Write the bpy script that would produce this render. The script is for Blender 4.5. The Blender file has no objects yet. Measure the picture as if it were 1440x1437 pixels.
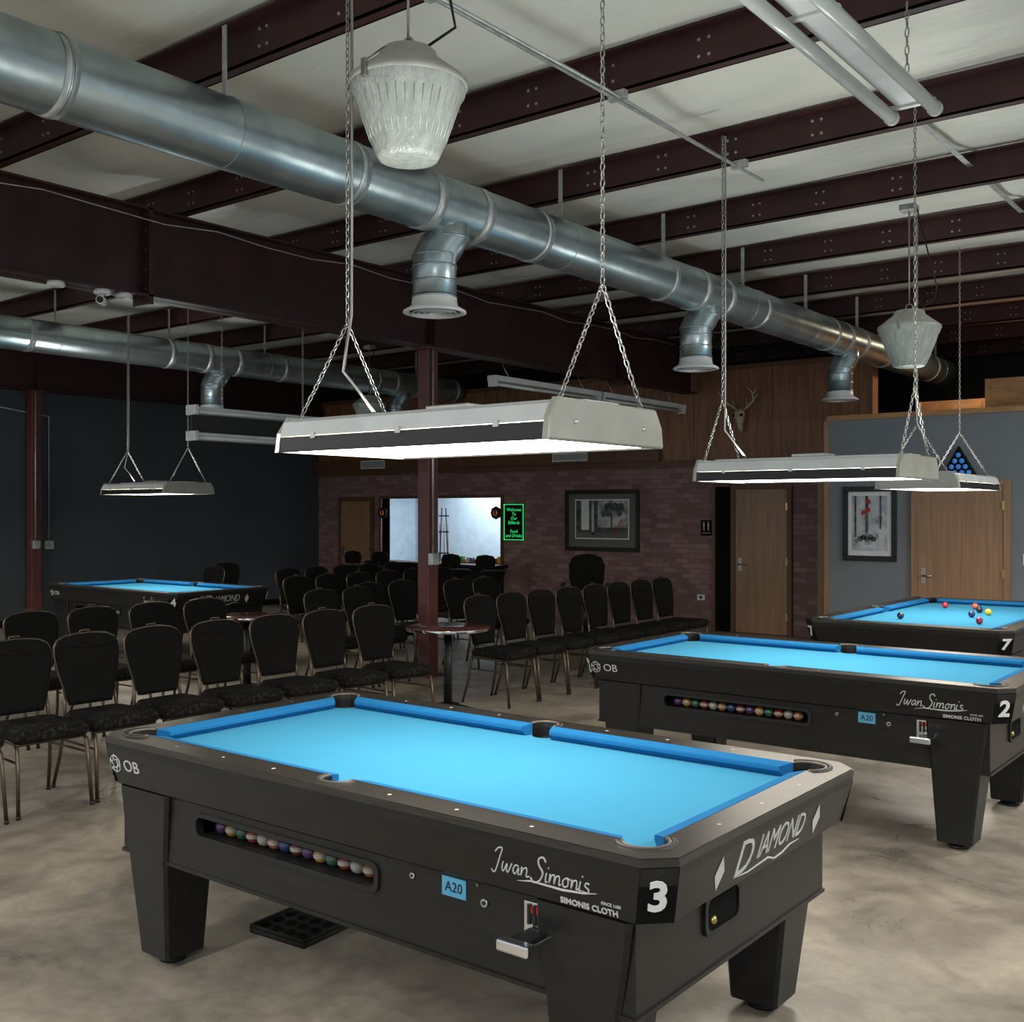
import bpy, bmesh, math, random
from mathutils import Vector, Matrix
from mathutils.geometry import tessellate_polygon
random.seed(7)
scene = bpy.context.scene
COL = scene.collection
try: scene.view_settings.view_transform='Standard'
except Exception: pass

# ---------------------------------------------------------------- materials
def newmat(name):
    m = bpy.data.materials.new(name); m.use_nodes = True
    nt = m.node_tree
    b = nt.nodes['Principled BSDF']
    return m, nt, b
def setin(b, k, v):
    if k in b.inputs: b.inputs[k].default_value = v
def pbr(name, col, rough=0.5, metal=0.0, col2=None, scale=5.0, stretch=(1,1,1), bump=0.0, bscale=40.0, detail=5, lo=.35, hi=.65, spec=None, rvar=0.0, bdist=.02):
    m, nt, b = newmat(name)
    setin(b,'Base Color',(*col,1)); setin(b,'Roughness',rough); setin(b,'Metallic',metal)
    if spec is not None: setin(b,'Specular IOR Level',spec)
    tc = nt.nodes.new('ShaderNodeTexCoord'); mp = nt.nodes.new('ShaderNodeMapping')
    mp.inputs['Scale'].default_value = stretch
    nt.links.new(tc.outputs['Object'], mp.inputs['Vector'])
    if col2 is None: col2 = tuple(c*0.85 for c in col)
    n = nt.nodes.new('ShaderNodeTexNoise'); n.inputs['Scale'].default_value = scale; n.inputs['Detail'].default_value = detail
    nt.links.new(mp.outputs[0], n.inputs['Vector'])
    r = nt.nodes.new('ShaderNodeValToRGB')
    r.color_ramp.elements[0].position = lo; r.color_ramp.elements[0].color = (*col,1)
    r.color_ramp.elements[1].position = hi; r.color_ramp.elements[1].color = (*col2,1)
    nt.links.new(n.outputs['Fac'], r.inputs[0]); nt.links.new(r.outputs[0], b.inputs['Base Color'])
    if rvar:
        mr = nt.nodes.new('ShaderNodeMapRange'); mr.inputs['To Min'].default_value = max(0.02,rough-rvar); mr.inputs['To Max'].default_value = min(1,rough+rvar)
        nt.links.new(n.outputs['Fac'], mr.inputs[0]); nt.links.new(mr.outputs[0], b.inputs['Roughness'])
    if bump:
        n2 = nt.nodes.new('ShaderNodeTexNoise'); n2.inputs['Scale'].default_value = bscale; n2.inputs['Detail'].default_value = 4
        nt.links.new(mp.outputs[0], n2.inputs['Vector'])
        bp = nt.nodes.new('ShaderNodeBump'); bp.inputs['Strength'].default_value = bump; bp.inputs['Distance'].default_value = bdist
        nt.links.new(n2.outputs['Fac'], bp.inputs['Height']); nt.links.new(bp.outputs[0], b.inputs['Normal'])
    return m

M_black = pbr('black_laminate',(.0075,.0068,.0062),.36,col2=(.012,.0108,.0095),scale=3,stretch=(1.5,12,12),spec=.32)
M_blackrail = pbr('black_rail_top',(.016,.014,.012),.33,col2=(.026,.022,.018),scale=3,stretch=(3,25,25),spec=.5)
M_blackpl = pbr('black_plastic',(.009,.009,.009),.45,spec=.35)
M_rubber = pbr('pocket_rubber',(.018,.016,.014),.5)
M_rim = pbr('pocket_rim',(.13,.11,.085),.35)
M_cloth = pbr('blue_cloth',(.040,.225,.385),.95,col2=(.042,.232,.395),scale=2,bump=.02,bscale=300,spec=.1)
M_cushion = pbr('blue_cushion',(.011,.125,.31),.9,col2=(.013,.133,.325),scale=3,spec=.1)
M_white = pbr('white_paint',(.70,.71,.70),.35)
M_fix = pbr('white_enamel_fixture',(.56,.58,.58),.25)
M_print = pbr('white_print',(.50,.50,.48),.5)
M_cream = pbr('cream_enamel',(.36,.35,.29),.16,spec=.8)
M_steel = pbr('zinc_chain',(.40,.39,.37),.4,1.0)
M_chrome = pbr('chrome',(.75,.75,.75),.12,1.0)
M_redp = pbr('red_plastic',(.4,.02,.02),.4)
M_sticker = pbr('blue_sticker',(.07,.29,.46),.5)
M_galv = pbr('galvanized_duct',(.44,.51,.52),.33,.88,col2=(.26,.31,.325),scale=2.6,stretch=(1,1,1),bump=.18,bscale=6,rvar=.13,detail=9)
M_galv2 = pbr('galvanized_band',(.56,.58,.56),.45,.7,col2=(.38,.40,.40),scale=14)
M_maroon = pbr('maroon_steel',(.046,.0155,.0155),.5,col2=(.030,.0105,.011),scale=3,spec=.35)
M_maroonc = pbr('maroon_column',(.12,.032,.030),.5,col2=(.085,.025,.024),scale=4)
M_chairf = pbr('chair_fabric',(.006,.006,.006),.95,col2=(.010,.0095,.009),scale=60,bump=.1,bscale=200,spec=.12)
M_chairs = pbr('chair_seat_fabric',(.007,.0065,.006),.9,col2=(.028,.023,.018),scale=38,lo=.5,hi=.62,spec=.15)
M_bronze = pbr('bronze_tube',(.11,.08,.058),.35,.8)
M_lampg = pbr('lamp_refractor',(.40,.43,.39),.22,col2=(.29,.32,.29),scale=3,stretch=(9,9,.6),bump=.4,bscale=12,spec=.8)
M_lampt = pbr('lamp_hood',(.40,.40,.35),.45,col2=(.29,.29,.26),scale=8)
M_tabletop = pbr('tabletop_laminate',(.10,.03,.025),.15,col2=(.14,.045,.03),scale=6,spec=.8)
M_wallL = pbr('charcoal_paint',(.040,.049,.056),.7,col2=(.048,.057,.064),scale=1.2,bump=.15,bscale=90)
M_wallG = pbr('grey_blue_paint',(.15,.17,.19),.7,col2=(.17,.19,.205),scale=1.5,bump=.1,bscale=80)
M_dark = pbr('dark_metal_siding',(.015,.013,.013),.8)
M_wood = pbr('wood_paneling',(.26,.115,.052),.45,col2=(.15,.065,.030),scale=2.2,stretch=(9,9,.8),detail=8)
M_trimw = pbr('wood_trim',(.13,.055,.026),.5,col2=(.09,.038,.018),scale=3,stretch=(1,8,8))
M_door = pbr('oak_door',(.32,.18,.095),.4,col2=(.24,.13,.068),scale=2.0,stretch=(12,12,.7),detail=7)
M_ply = pbr('plywood',(.42,.22,.09),.6,col2=(.30,.15,.06),scale=2,stretch=(3,3,10))
M_roomw = pbr('pale_blue_paint',(.50,.62,.72),.7)
M_black0 = pbr('black_void',(.005,.005,.005),.9,spec=.1)
M_gold = pbr('gold_brass',(.5,.35,.12),.3,1.0)
M_bone = pbr('bone',(.55,.48,.36),.6,col2=(.35,.28,.2),scale=20)
M_tube = pbr('fluorescent_tube_unlit',(.56,.60,.57),.22,spec=.6)
def emis(name,col,s):
    m,nt,b = newmat(name); setin(b,'Base Color',(*col,1)); setin(b,'Emission Color',(*col,1)); setin(b,'Emission Strength',s); return m
M_lens = emis('lit_diffuser',(1,.91,.77),17)
M_filltube = emis('added_fill_tube',(.85,.95,1.0),6)  # glowing tubes of the added, unseen fill strips
M_green = emis('green_marker',(.03,.8,.2),.7)
M_bluen = emis('blue_neon',(.05,.22,.6),.25)
M_orange = emis('orange_led',(.8,.2,.04),.25)

def concrete():
    m,nt,b = newmat('polished_concrete')
    tc = nt.nodes.new('ShaderNodeTexCoord')
    n1 = nt.nodes.new('ShaderNodeTexNoise'); n1.inputs['Scale'].default_value=.9; n1.inputs['Detail'].default_value=10; n1.inputs['Roughness'].default_value=.68; n1.inputs['Distortion'].default_value=.6
    n2 = nt.nodes.new('ShaderNodeTexNoise'); n2.inputs['Scale'].default_value=9; n2.inputs['Detail'].default_value=10; n2.inputs['Roughness'].default_value=.7
    n4 = nt.nodes.new('ShaderNodeTexNoise'); n4.inputs['Scale'].default_value=2.6; n4.inputs['Detail'].default_value=6; n4.inputs['Distortion'].default_value=1.2
    for n in (n1,n2,n4): nt.links.new(tc.outputs['Object'], n.inputs['Vector'])
    r = nt.nodes.new('ShaderNodeValToRGB'); e=r.color_ramp.elements
    e[0].position=.36; e[0].color=(.19,.163,.138,1); e[1].position=.66; e[1].color=(.42,.36,.285,1)
    e2=e.new(.5); e2.color=(.31,.265,.215,1)
    nt.links.new(n1.outputs['Fac'], r.inputs[0])
    mx = nt.nodes.new('ShaderNodeMixRGB'); mx.blend_type='MULTIPLY'; mx.inputs[0].default_value=.5
    r2 = nt.nodes.new('ShaderNodeValToRGB'); r2.color_ramp.elements[0].position=.38; r2.color_ramp.elements[0].color=(.55,.55,.55,1); r2.color_ramp.elements[1].position=.6
    nt.links.new(n2.outputs['Fac'], r2.inputs[0])
    nt.links.new(r.outputs[0], mx.inputs[1]); nt.links.new(r2.outputs[0], mx.inputs[2])
    mx2 = nt.nodes.new('ShaderNodeMixRGB'); mx2.blend_type='MULTIPLY'; mx2.inputs[0].default_value=.5
    r3 = nt.nodes.new('ShaderNodeValToRGB'); r3.color_ramp.elements[0].position=.34; r3.color_ramp.elements[0].color=(.52,.50,.50,1); r3.color_ramp.elements[1].position=.46
    nt.links.new(n4.outputs['Fac'], r3.inputs[0]); nt.links.new(mx.outputs[0], mx2.inputs[1]); nt.links.new(r3.outputs[0], mx2.inputs[2])
    nt.links.new(mx2.outputs[0], b.inputs['Base Color'])
    mr = nt.nodes.new('ShaderNodeMapRange'); mr.inputs['From Min'].default_value=.35; mr.inputs['From Max'].default_value=.65; mr.inputs['To Min'].default_value=.22; mr.inputs['To Max'].default_value=.55
    nt.links.new(n1.outputs['Fac'], mr.inputs[0]); nt.links.new(mr.outputs[0], b.inputs['Roughness'])
    bp = nt.nodes.new('ShaderNodeBump'); bp.inputs['Strength'].default_value=.12; bp.inputs['Distance'].default_value=.02
    nt.links.new(n2.outputs['Fac'], bp.inputs['Height']); nt.links.new(bp.outputs[0], b.inputs['Normal'])
    return m
M_floor = concrete()
def brick():
    m,nt,b = newmat('painted_brick')
    tc = nt.nodes.new('ShaderNodeTexCoord'); sp = nt.nodes.new('ShaderNodeSeparateXYZ'); cb = nt.nodes.new('ShaderNodeCombineXYZ')
    nt.links.new(tc.outputs['Object'], sp.inputs[0]); nt.links.new(sp.outputs[0], cb.inputs[0]); nt.links.new(sp.outputs[2], cb.inputs[1])
    br = nt.nodes.new('ShaderNodeTexBrick'); br.inputs['Scale'].default_value=1; br.inputs['Brick Width'].default_value=.21; br.inputs['Row Height'].default_value=.072
    br.inputs['Mortar Size'].default_value=.006; br.inputs['Color1'].default_value=(.17,.092,.086,1); br.inputs['Color2'].default_value=(.30,.185,.168,1); br.inputs['Mortar'].default_value=(.15,.10,.094,1)
    br.inputs['Bias'].default_value=-.25
    nt.links.new(cb.outputs[0], br.inputs['Vector']); nt.links.new(br.outputs['Color'], b.inputs['Base Color'])
    setin(b,'Roughness',.75)
    bp = nt.nodes.new('ShaderNodeBump'); bp.inputs['Strength'].default_value=.4; bp.inputs['Distance'].default_value=.01; bp.invert=True
    nt.links.new(br.outputs['Fac'], bp.inputs['Height']); nt.links.new(bp.outputs[0], b.inputs['Normal'])
    return m
M_brick = brick()
M_ceil = pbr('vinyl_insulation',(.66,.66,.59),.45,col2=(.57,.58,.53),scale=.9,stretch=(.8,1.8,1),bump=.35,bscale=2.2,bdist=.05,spec=.45,detail=5)

# ---------------------------------------------------------------- mesh builder
class MB:
    def __init__(s): s.bm=bmesh.new(); s.mats=[]
    def mi(s,m):
        if m not in s.mats: s.mats.append(m)
        return s.mats.index(m)
    def face(s,vs,m,smooth=False):
        try: f=s.bm.faces.new(vs)
        except ValueError: return None
        f.material_index=s.mi(m); f.smooth=smooth; return f
    def box(s,x0,x1,y0,y1,z0,z1,m,bevel=0):
        c=[(x0,y0,z0),(x1,y0,z0),(x1,y1,z0),(x0,y1,z0),(x0,y0,z1),(x1,y0,z1),(x1,y1,z1),(x0,y1,z1)]
        v=[s.bm.verts.new(p) for p in c]
        fs=[s.face([v[i] for i in q],m) for q in ((3,2,1,0),(4,5,6,7),(0,1,5,4),(1,2,6,5),(2,3,7,6),(3,0,4,7))]
        if bevel:
            es=list({e for f in fs for e in f.edges})
            r=bmesh.ops.bevel(s.bm,geom=es,offset=bevel,segments=2,affect='EDGES',profile=.5)
            for f in r['faces']: f.material_index=s.mi(m)
    def loft(s,loops,m,cap0=True,cap1=True,smooth=False,closed=True):
        L=[[s.bm.verts.new(p) for p in lp] for lp in loops]
        n=len(L[0])
        for a,b in zip(L[:-1],L[1:]):
            for i in range(n if closed else n-1):
                j=(i+1)%n
                s.face([a[i],a[j],b[j],b[i]],m,smooth)
        if cap0: s.face(L[0][::-1],m)
        if cap1: s.face(L[-1],m)
        return L
    def tube(s,pts,r,m,n=8,closed=False,caps=True):
        pts=[Vector(p) for p in pts]; N=len(pts); loops=[]
        rs = r if isinstance(r,(list,tuple)) else [r]*N
        prev=None
        for i,p in enumerate(pts):
            if closed: t=(pts[(i+1)%N]-pts[i-1])
            else: t=(pts[min(i+1,N-1)]-pts[max(i-1,0)])
            t.normalize()
            if prev is None:
                a=Vector((0,0,1)) if abs(t.z)<.9 else Vector((1,0,0))
                u=t.cross(a).normalized()
            else:
                u=(prev-t*prev.dot(t)).normalized()
            prev=u; w=t.cross(u)
            loops.append([p+(u*math.cos(k*2*math.pi/n)+w*math.sin(k*2*math.pi/n))*rs[i] for k in range(n)])
        if closed:
            L=[[s.bm.verts.new(q) for q in lp] for lp in loops]; L.append(L[0])
            for a,b in zip(L[:-1],L[1:]):
                for i in range(n):
                    j=(i+1)%n; s.face([a[i],a[j],b[j],b[i]],m,True)
        else: s.loft(loops,m,caps,caps,True)
    def lathe(s,prof,c,m,n=24,smooth=True,caps=(False,False)):
        loops=[[ (c[0]+r*math.cos(k*2*math.pi/n), c[1]+r*math.sin(k*2*math.pi/n), c[2]+z) for k in range(n)] for r,z in prof]
        s.loft(loops,m,caps[0],caps[1],smooth)
    def sphere(s,c,r,m,n=12):
        k=n//2
        prof=[(max(1e-4,r*math.sin(math.pi*i/k)), -r*math.cos(math.pi*i/k)) for i in range(k+1)]
        s.lathe(prof,c,m,n)
    def prism(s,outer,holes,z0,z1,m,smoothside=False):
        polys=[outer]+holes
        tri=tessellate_polygon([[Vector((x,y,0)) for x,y in p] for p in polys])
        flat=[q for p in polys for q in p]
        top=[s.bm.verts.new((x,y,z1)) for x,y in flat]; bot=[s.bm.verts.new((x,y,z0)) for x,y in flat]
        for t in tri:
            s.face([top[i] for i in t],m); s.face([bot[i] for i in reversed(t)],m)
        o=0
        for p in polys:
            n=len(p)
            for i in range(n):
                j=(i+1)%n; s.face([bot[o+i],bot[o+j],top[o+j],top[o+i]],m,smoothside)
            o+=n
    def addmesh(s,me,T,m):
        vs=[s.bm.verts.new(T@v.co) for v in me.vertices]
        for p in me.polygons: s.face([vs[i] for i in p.vertices],m)
    def text(s,body,size,loc,face,m,shear=0,align='CENTER',ext=.0012,sx=1,offset=0,T=None,tilt=0,rot=0,sp=1):
        cu=bpy.data.curves.new('t','FONT'); cu.body=body; cu.size=size; cu.align_x=align; cu.align_y='CENTER'; cu.shear=shear; cu.extrude=ext; cu.resolution_u=3; cu.offset=offset; cu.space_character=sp
        ob=bpy.data.objects.new('t',cu); COL.objects.link(ob)
        me=bpy.data.meshes.new_from_object(ob)
        bpy.data.objects.remove(ob)
        if T is None: T=Matrix.Translation(loc)@Matrix.Rotation(math.radians(face),4,'Z')@Matrix.Rotation(math.radians(90+tilt),4,'X')@Matrix.Rotation(math.radians(rot),4,'Z')@Matrix.Diagonal((sx,1,1,1))
        s.addmesh(me,T,m); bpy.data.meshes.remove(me)
    def mesh(s,name):
        bmesh.ops.recalc_face_normals(s.bm,faces=s.bm.faces)
        me=bpy.data.meshes.new(name); s.bm.to_mesh(me); s.bm.free()
        for m in s.mats: me.materials.append(m)
        return me
def place(name,me,loc=(0,0,0),rz=0,parent=None):
    o=bpy.data.objects.new(name,me); COL.objects.link(o); o.location=loc; o.rotation_euler=(0,0,rz)
    if parent: o.parent=parent
    return o
def empty(name,loc,rz=0):
    e=bpy.data.objects.new(name,None); COL.objects.link(e); e.location=loc; e.rotation_euler=(0,0,rz); e.empty_display_size=.2; return e
def group(name,parts,loc,rz=0):
    e=empty(name,loc,rz)
    for pn,me in parts: place(pn,me,parent=e)
    return e
def arealamp(name,loc,sx,sy,w,col=(1,1,1),up=False,parent=None):
    al=bpy.data.lights.new(name,'AREA'); al.energy=w; al.shape='RECTANGLE'; al.size=sx; al.size_y=sy; al.color=col
    o=bpy.data.objects.new(name,al); COL.objects.link(o); o.location=loc
    if up: o.rotation_euler=(math.pi,0,0)
    if parent: o.parent=parent
    return o

# ---------------------------------------------------------------- room shell
XL=-15.4; YB=13.8; YG=12.7; ZP=4.05; YEND=18.0; XR=4.5; YF=-4.0
mb=MB(); mb.box(XL-.3,XR,YF,YEND,-.1,0,M_floor); place('floor',mb.mesh('floor'))
purl=[2.107+1.5257*k for k in range(-3,11)]
mb=MB(); nx=110; ny=264; g=[]
for i in range(nx+1):
    x=XL-.3+(XR-XL+.3)*i/nx; row=[]
    for j in range(ny+1):
        y=YF+(YEND-YF)*j/ny
        ph=((y-2.107)/1.5257)%1.0
        sg=math.sin(math.pi*ph)
        z=4.30-.075*sg**.7 + .014*math.sin(x*4+math.sin(y*3)*2)*sg+.009*math.sin(x*1.3+y*9)+.010*math.sin(x*2.1-y*5.3+math.sin(x))*sg
        seam=(x/1.83)%1.0
        z+=.024*max(0,1-abs(seam-.5)*14)*sg
        row.append(mb.bm.verts.new((x,y,z)))
    g.append(row)
for i in range(nx):
    for j in range(ny): mb.face([g[i][j],g[i][j+1],g[i+1][j+1],g[i+1][j]],M_ceil,True)
mb.box(XL-.3,XR,YF,YEND,4.36,4.42,M_dark)
place('ceiling',mb.mesh('ceiling'))
for y in purl:
    if y<YF+.2: continue
    mb=MB()
    mb.box(XL,XR,y-.006,y+.006,ZP,ZP+.215,M_maroon)
    mb.box(XL,XR,y-.006,y+.07,ZP,ZP+.012,M_maroon)
    mb.box(XL,XR,y-.07,y+.006,ZP+.205,ZP+.217,M_maroon)
    mb.box(XL,XR,y+.058,y+.07,ZP,ZP+.03,M_maroon)
    for xb in (-7.5,-15.2,0.3,-3.6):
        for dx in (-.9,-.84,-.3,-.24,.24,.3,.84,.9):
            mb.tube([(xb+dx,y-.012,ZP+.06),(xb+dx,y-.005,ZP+.06)],.010,M_steel,6)
            mb.tube([(xb+dx,y-.012,ZP+.15),(xb+dx,y-.005,ZP+.15)],.010,M_steel,6)
    place('ceiling_purlin',mb.mesh('ceiling_purlin'))
for x in (-10.3,-5.9,-2.2,-.4):
    mb=MB()
    for ya,yb in zip(purl[:-1],purl[1:]): mb.box(x-.02,x+.02,ya+.01,yb-.01,ZP+.13,ZP+.134,M_galv2)
    place('ceiling_bracing_strap',mb.mesh('strap'))
def beam(x,z0,z1,y0,y1,name='steel_beam'):
    mb=MB()
    mb.box(x-.008,x+.008,y0,y1,z0,z1,M_maroon)
    mb.box(x-.11,x+.11,y0,y1,z0,z0+.016,M_maroon); mb.box(x-.11,x+.11,y0,y1,z1-.016,z1,M_maroon)
    for ys in (4.9,8.2,11.8):
        if y0<ys<y1:
            mb.box(x-.11,x+.11,ys-.02,ys+.02,z0-(.06 if ys!=8.2 else 0),z1,M_maroon)
            for k in range(4):
                for sx in (-.06,.06):
                    mb.tube([(x+sx,ys-.035,z0+.06+k*.15),(x+sx,ys+.035,z0+.06+k*.15)],.014,M_maroon,6)
    place(name,mb.mesh(name))
beam(-7.5,3.36,ZP,YF,13.74); beam(XL+.13,3.45,ZP,YF,13.74)
def column(x,y,h,w=.15):
    mb=MB()
    mb.box(x-w/2,x+w/2,y-w/2,y+w/2,.02,h-.02,M_maroonc,.008)
    mb.box(x-w*.85,x+w*.85,y-w*.85,y+w*.85,0,.02,M_maroonc); mb.box(x-w*.75,x+w*.75,y-w*.8,y+w*.8,h-.02,h,M_maroonc)
    for sx in(-1,1):
        for sy in(-1,1): mb.tube([(x+sx*w*.7,y+sy*w*.7,.02),(x+sx*w*.7,y+sy*w*.7,.05)],.012,M_steel,6)
    mb.tube([(x+w/2+.02,y-.03,1.25),(x+w/2+.02,y-.03,h-.01)],.012,M_galv2,8)
    mb.box(x+w/2,x+w/2+.06,y-.08,y+.03,1.14,1.26,M_galv2,.006)
    place('steel_column',mb.mesh('column'))
column(-7.5,8.2,3.36); column(XL+.13,8.17,3.45)
mb=MB()
mb.box(XL-.2,XL,YF,YEND,0,3.45,M_wallL); mb.box(XL-.2,XL,YF,YEND,3.45,4.38,M_dark)
place('wall_left',mb.mesh('wall_left'))
mb=MB(); mb.box(XL,XL+.015,YF,YB,0,.1,M_black0); place('baseboard_left',mb.mesh('bb'))
OX0,OX1,OZ0,OZ1=-13.73,-11.0,.815,1.91
XBR=-4.9
mb=MB()
mb.box(XL,OX0,YB,YB+.2,0,2.35,M_brick); mb.box(OX1,XBR,YB,YB+.2,0,2.35,M_brick)
mb.box(OX0,OX1,YB,YB+.2,0,OZ0,M_brick); mb.box(OX0,OX1,YB,YB+.2,OZ1,2.35,M_brick)
mb.box(XL,XBR,YB,YB+.2,2.35,3.69,M_wood)
for k in range(9):
    xx=XL+1.2*(k+.6)
    if xx<XBR: mb.box(xx-.005,xx+.005,YB-.004,YB,2.42,3.69,M_trimw)
place('wall_back',mb.mesh('wall_back'))
mb=MB(); mb.box(XL,XBR,YB-.05,YB,2.33,2.42,M_trimw); mb.box(XL,-8.0,YB-.10,YB,2.42,2.62,M_trimw); place('trim_1',mb.mesh('trim_1'))
mb=MB(); mb.box(XL,XBR,YB-.03,YB,3.66,3.72,M_trimw); place('trim_2',mb.mesh('trim_2'))
mb=MB(); mb.box(-5.04,XR,YG,YG+.15,0,2.78,M_wallG); place('wall_right_grey',mb.mesh('wallg'))
mb=MB(); mb.box(-5.04,-4.9,YG+.15,YB,0,2.66,M_wallG); place('wall_side',mb.mesh('walls'))
mb=MB(); mb.box(-4.88,XR,YG+.17,YEND-.01,2.66,2.78,M_trimw); place('loft_floor',mb.mesh('loft'))
mb=MB(); mb.box(-5.06,XR,YG-.02,YG+.16,2.78,2.84,M_ply); place('trim_3',mb.mesh('trim_3'))
mb=MB(); mb.box(-5.10,-5.04,YG-.02,YG+.1,0,2.78,M_door); place('trim_4',mb.mesh('trim_4'))
mb=MB(); mb.box(XL-.3,XR,YEND,YEND+.1,0,4.4,M_dark); place('wall_rear',mb.mesh('wall_rear'))
def door(name,x0,x1,y,h,fw=.07,jamb=None):
    mb=MB(); J=M_trimw if jamb is None else jamb
    mb.box(x0,x1,y-.035,y-.005,.01,h,M_door,.003)
    mb.box(x0-fw,x0,y-.05,y,0,h+fw,J,.004); mb.box(x1,x1+fw,y-.05,y,0,h+fw,J,.004); mb.box(x0,x1,y-.05,y,h,h+fw,J,.004)
    hx=x0+.07
    mb.box(hx-.025,hx+.025,y-.042,y-.035,.86,1.04,M_steel); mb.tube([(hx,y-.035,.95),(hx,y-.085,.95),(hx+.11,y-.085,.95)],.011,M_steel,8)
    for z in (.25,1.0,1.75): mb.box(x1-.012,x1+.012,y-.055,y-.035,z-.05,z+.05,M_gold)
    place(name,mb.mesh(name))
door('door_1',-6.81,-6.05,YB,1.99); door('door_2',-3.98,-3.05,YG,1.97,jamb=M_door); door('door_3',-14.75,-13.99,YB,1.87)
mb=MB(); mb.box(-7.12,-6.9,YB-.02,YB-.001,0,2.03,M_black0); mb.box(-7.16,-7.12,YB-.05,YB-.001,0,2.06,M_trimw); mb.box(-7.12,-6.9,YB-.05,YB-.001,2.03,2.08,M_trimw); place('door_4',mb.mesh('door_4'))
mb=MB(); mb.box(-5.62,-5.54,YB-.04,YB-.001,0,2.32,M_door); place('trim_5',mb.mesh('trim_5'))
mb=MB()
mb.box(-14.6,-10.2,15.6,15.7,0,2.6,M_roomw); mb.box(-14.7,-14.6,YB+.2,15.7,0,2.6,M_roomw); mb.box(-10.2,-10.1,YB+.2,15.7,0,2.6,M_roomw); mb.box(-14.7,-10.1,YB+.2,15.7,2.6,2.65,M_white)
place('wall_service_room',mb.mesh('wsr'))
mb=MB()
f=.05
mb.box(OX0-f,OX0,YB-.03,YB+.2,OZ0,OZ1+f,M_trimw); mb.box(OX1,OX1+f,YB-.03,YB+.2,OZ0,OZ1+f,M_trimw); mb.box(OX0,OX1,YB-.03,YB+.2,OZ1,OZ1+f,M_trimw)
place('window_1',mb.mesh('window_1'))
mb=MB(); mb.box(OX0-.1,OX1+.15,YB-.34,YB-.002,OZ0-.05,OZ0,M_black,.01); mb.box(OX0-.02,OX1+.05,YB-.06,YB-.002,0,OZ0-.05,M_blackpl); 
for x in(OX0+.1,(OX0+OX1)/2,OX1-.1): mb.box(x-.02,x+.02,YB-.30,YB-.06,.55,OZ0-.05,M_blackpl)
place('service_counter',mb.mesh('counter'))
arealamp('service_room_lamp',(-12.3,14.8,2.55),1.6,.8,90,(.86,.94,1))
mb=MB()
for sx in (-.14,.14): mb.tube([(sx,0,0),(sx*.35,0,1.75)],.012,M_blackpl,6)
mb.box(-.2,.2,-.12,.12,0,.05,M_blackpl)
for z in (.5,.9,1.3,1.6): mb.box(-.12,.12,-.012,.012,z-.012,z+.012,M_blackpl)
for k in range(3): mb.tube([(-.1+k*.1,.03,.05),(-.1+k*.1,.0,1.45)],[.014,.006],M_trimw,6)
place('cue_stand',mb.mesh('cue'),(-13.5,15.2,0))
mb=MB()
cols=[(.6,.05,.03),(.8,.6,.05),(.05,.4,.12),(.75,.3,.05),(.7,.7,.7),(.05,.25,.3)]
cm=[pbr('pkg_%d'%i,c,.5) for i,c in enumerate(cols)]
for i in range(14):
    x=-12.1+i*.075; h=random.uniform(.05,.13); mb.box(x,x+.06,-.05,.03,0,h,cm[i%6],.004)
mb.box(-12.2,-11.04,-.06,.05,-.010,0,M_trimw)
place('snack_boxes',mb.mesh('snacks'),(0,13.9,OZ0+.011))
mb=MB(); mb.lathe([(.001,0),(.075,0),(.085,.2),(.078,.2),(.07,.01),(.001,.01)],(0,0,0),cm[5]); place('teal_bucket',mb.mesh('bkt'),(-12.75,13.9,OZ0+.001))

# ---------------------------------------------------------------- ducts
def duct(x,z,y0,y1,r,drops,name='air_duct'):
    e=empty(name,(0,0,0))
    mb=MB(); mb.tube([(x,y0+(y1-y0)*i/40,z) for i in range(41)],r,M_galv,36)
    place('duct_pipe',mb.mesh('p'),parent=e)
    mb=MB(); y=y0+.62
    while y<y1:
        mb.tube([(x,y-.035,z),(x,y+.035,z)],r+.004,M_galv2,36); mb.tube([(x,y-.006,z),(x,y+.006,z)],r+.008,M_galv,36); y+=1.83
    for yd in drops:
        for s_ in (-.24,.24): mb.tube([(x,yd+s_-.04,z),(x,yd+s_+.04,z)],r+.006,M_galv2,36)
    place('joint_bands',mb.mesh('p'),parent=e)
    mb=MB()
    for yp in purl:
        if y0<yp<y1:
            mb.box(x+.0,x+.035,yp-.078,yp-.072,z+r-.02,ZP+.2,M_galv2)
            lp=[(x+(r+.001)*math.cos(a),yp-.072,z+(r+.001)*math.sin(a)) for a in [i*math.pi/12 for i in range(24)]]
            mb.tube(lp,.003,M_galv,4,closed=True)
    place('hanger_straps',mb.mesh('p'),parent=e)
    for yd in drops:
        mb=MB(); rd=.145
        pts=[(x,yd,z-.02),(x,yd,z-.2),(x-.03,yd-.04,z-.27),(x-.05,yd-.07,z-.33),(x-.05,yd-.07,z-.62)]
        mb.tube(pts,rd,M_galv,28)
        for zz in (-.21,-.33,-.40,-.50,-.60): 
            q=(x-.05,yd-.07) if zz<-.3 else (x,yd)
            mb.tube([(q[0],q[1],z+zz-.006),(q[0],q[1],z+zz+.006)],rd+.006,M_galv,28)
        c=(x-.05,yd-.07,z-.70)
        mb.lathe([(rd,.10),(rd+.01,.04),(.205,.012),(.21,0),(.19,-.006),(.165,.006)],c,M_white,32)
        for rr in (.14,.105,.07,.035): mb.lathe([(rr+.016,-.004),(rr-.004,.018),(rr-.008,.014),(rr+.012,-.01)],c,M_white,32)
        mb.lathe([(.001,.02),(.16,.02)],c,M_black0,28)
        place('drop_diffuser',mb.mesh('p'),parent=e)
duct(-4.72,3.69,-3.5,16.2,.187,(5.35,8.91,12.42))
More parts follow.
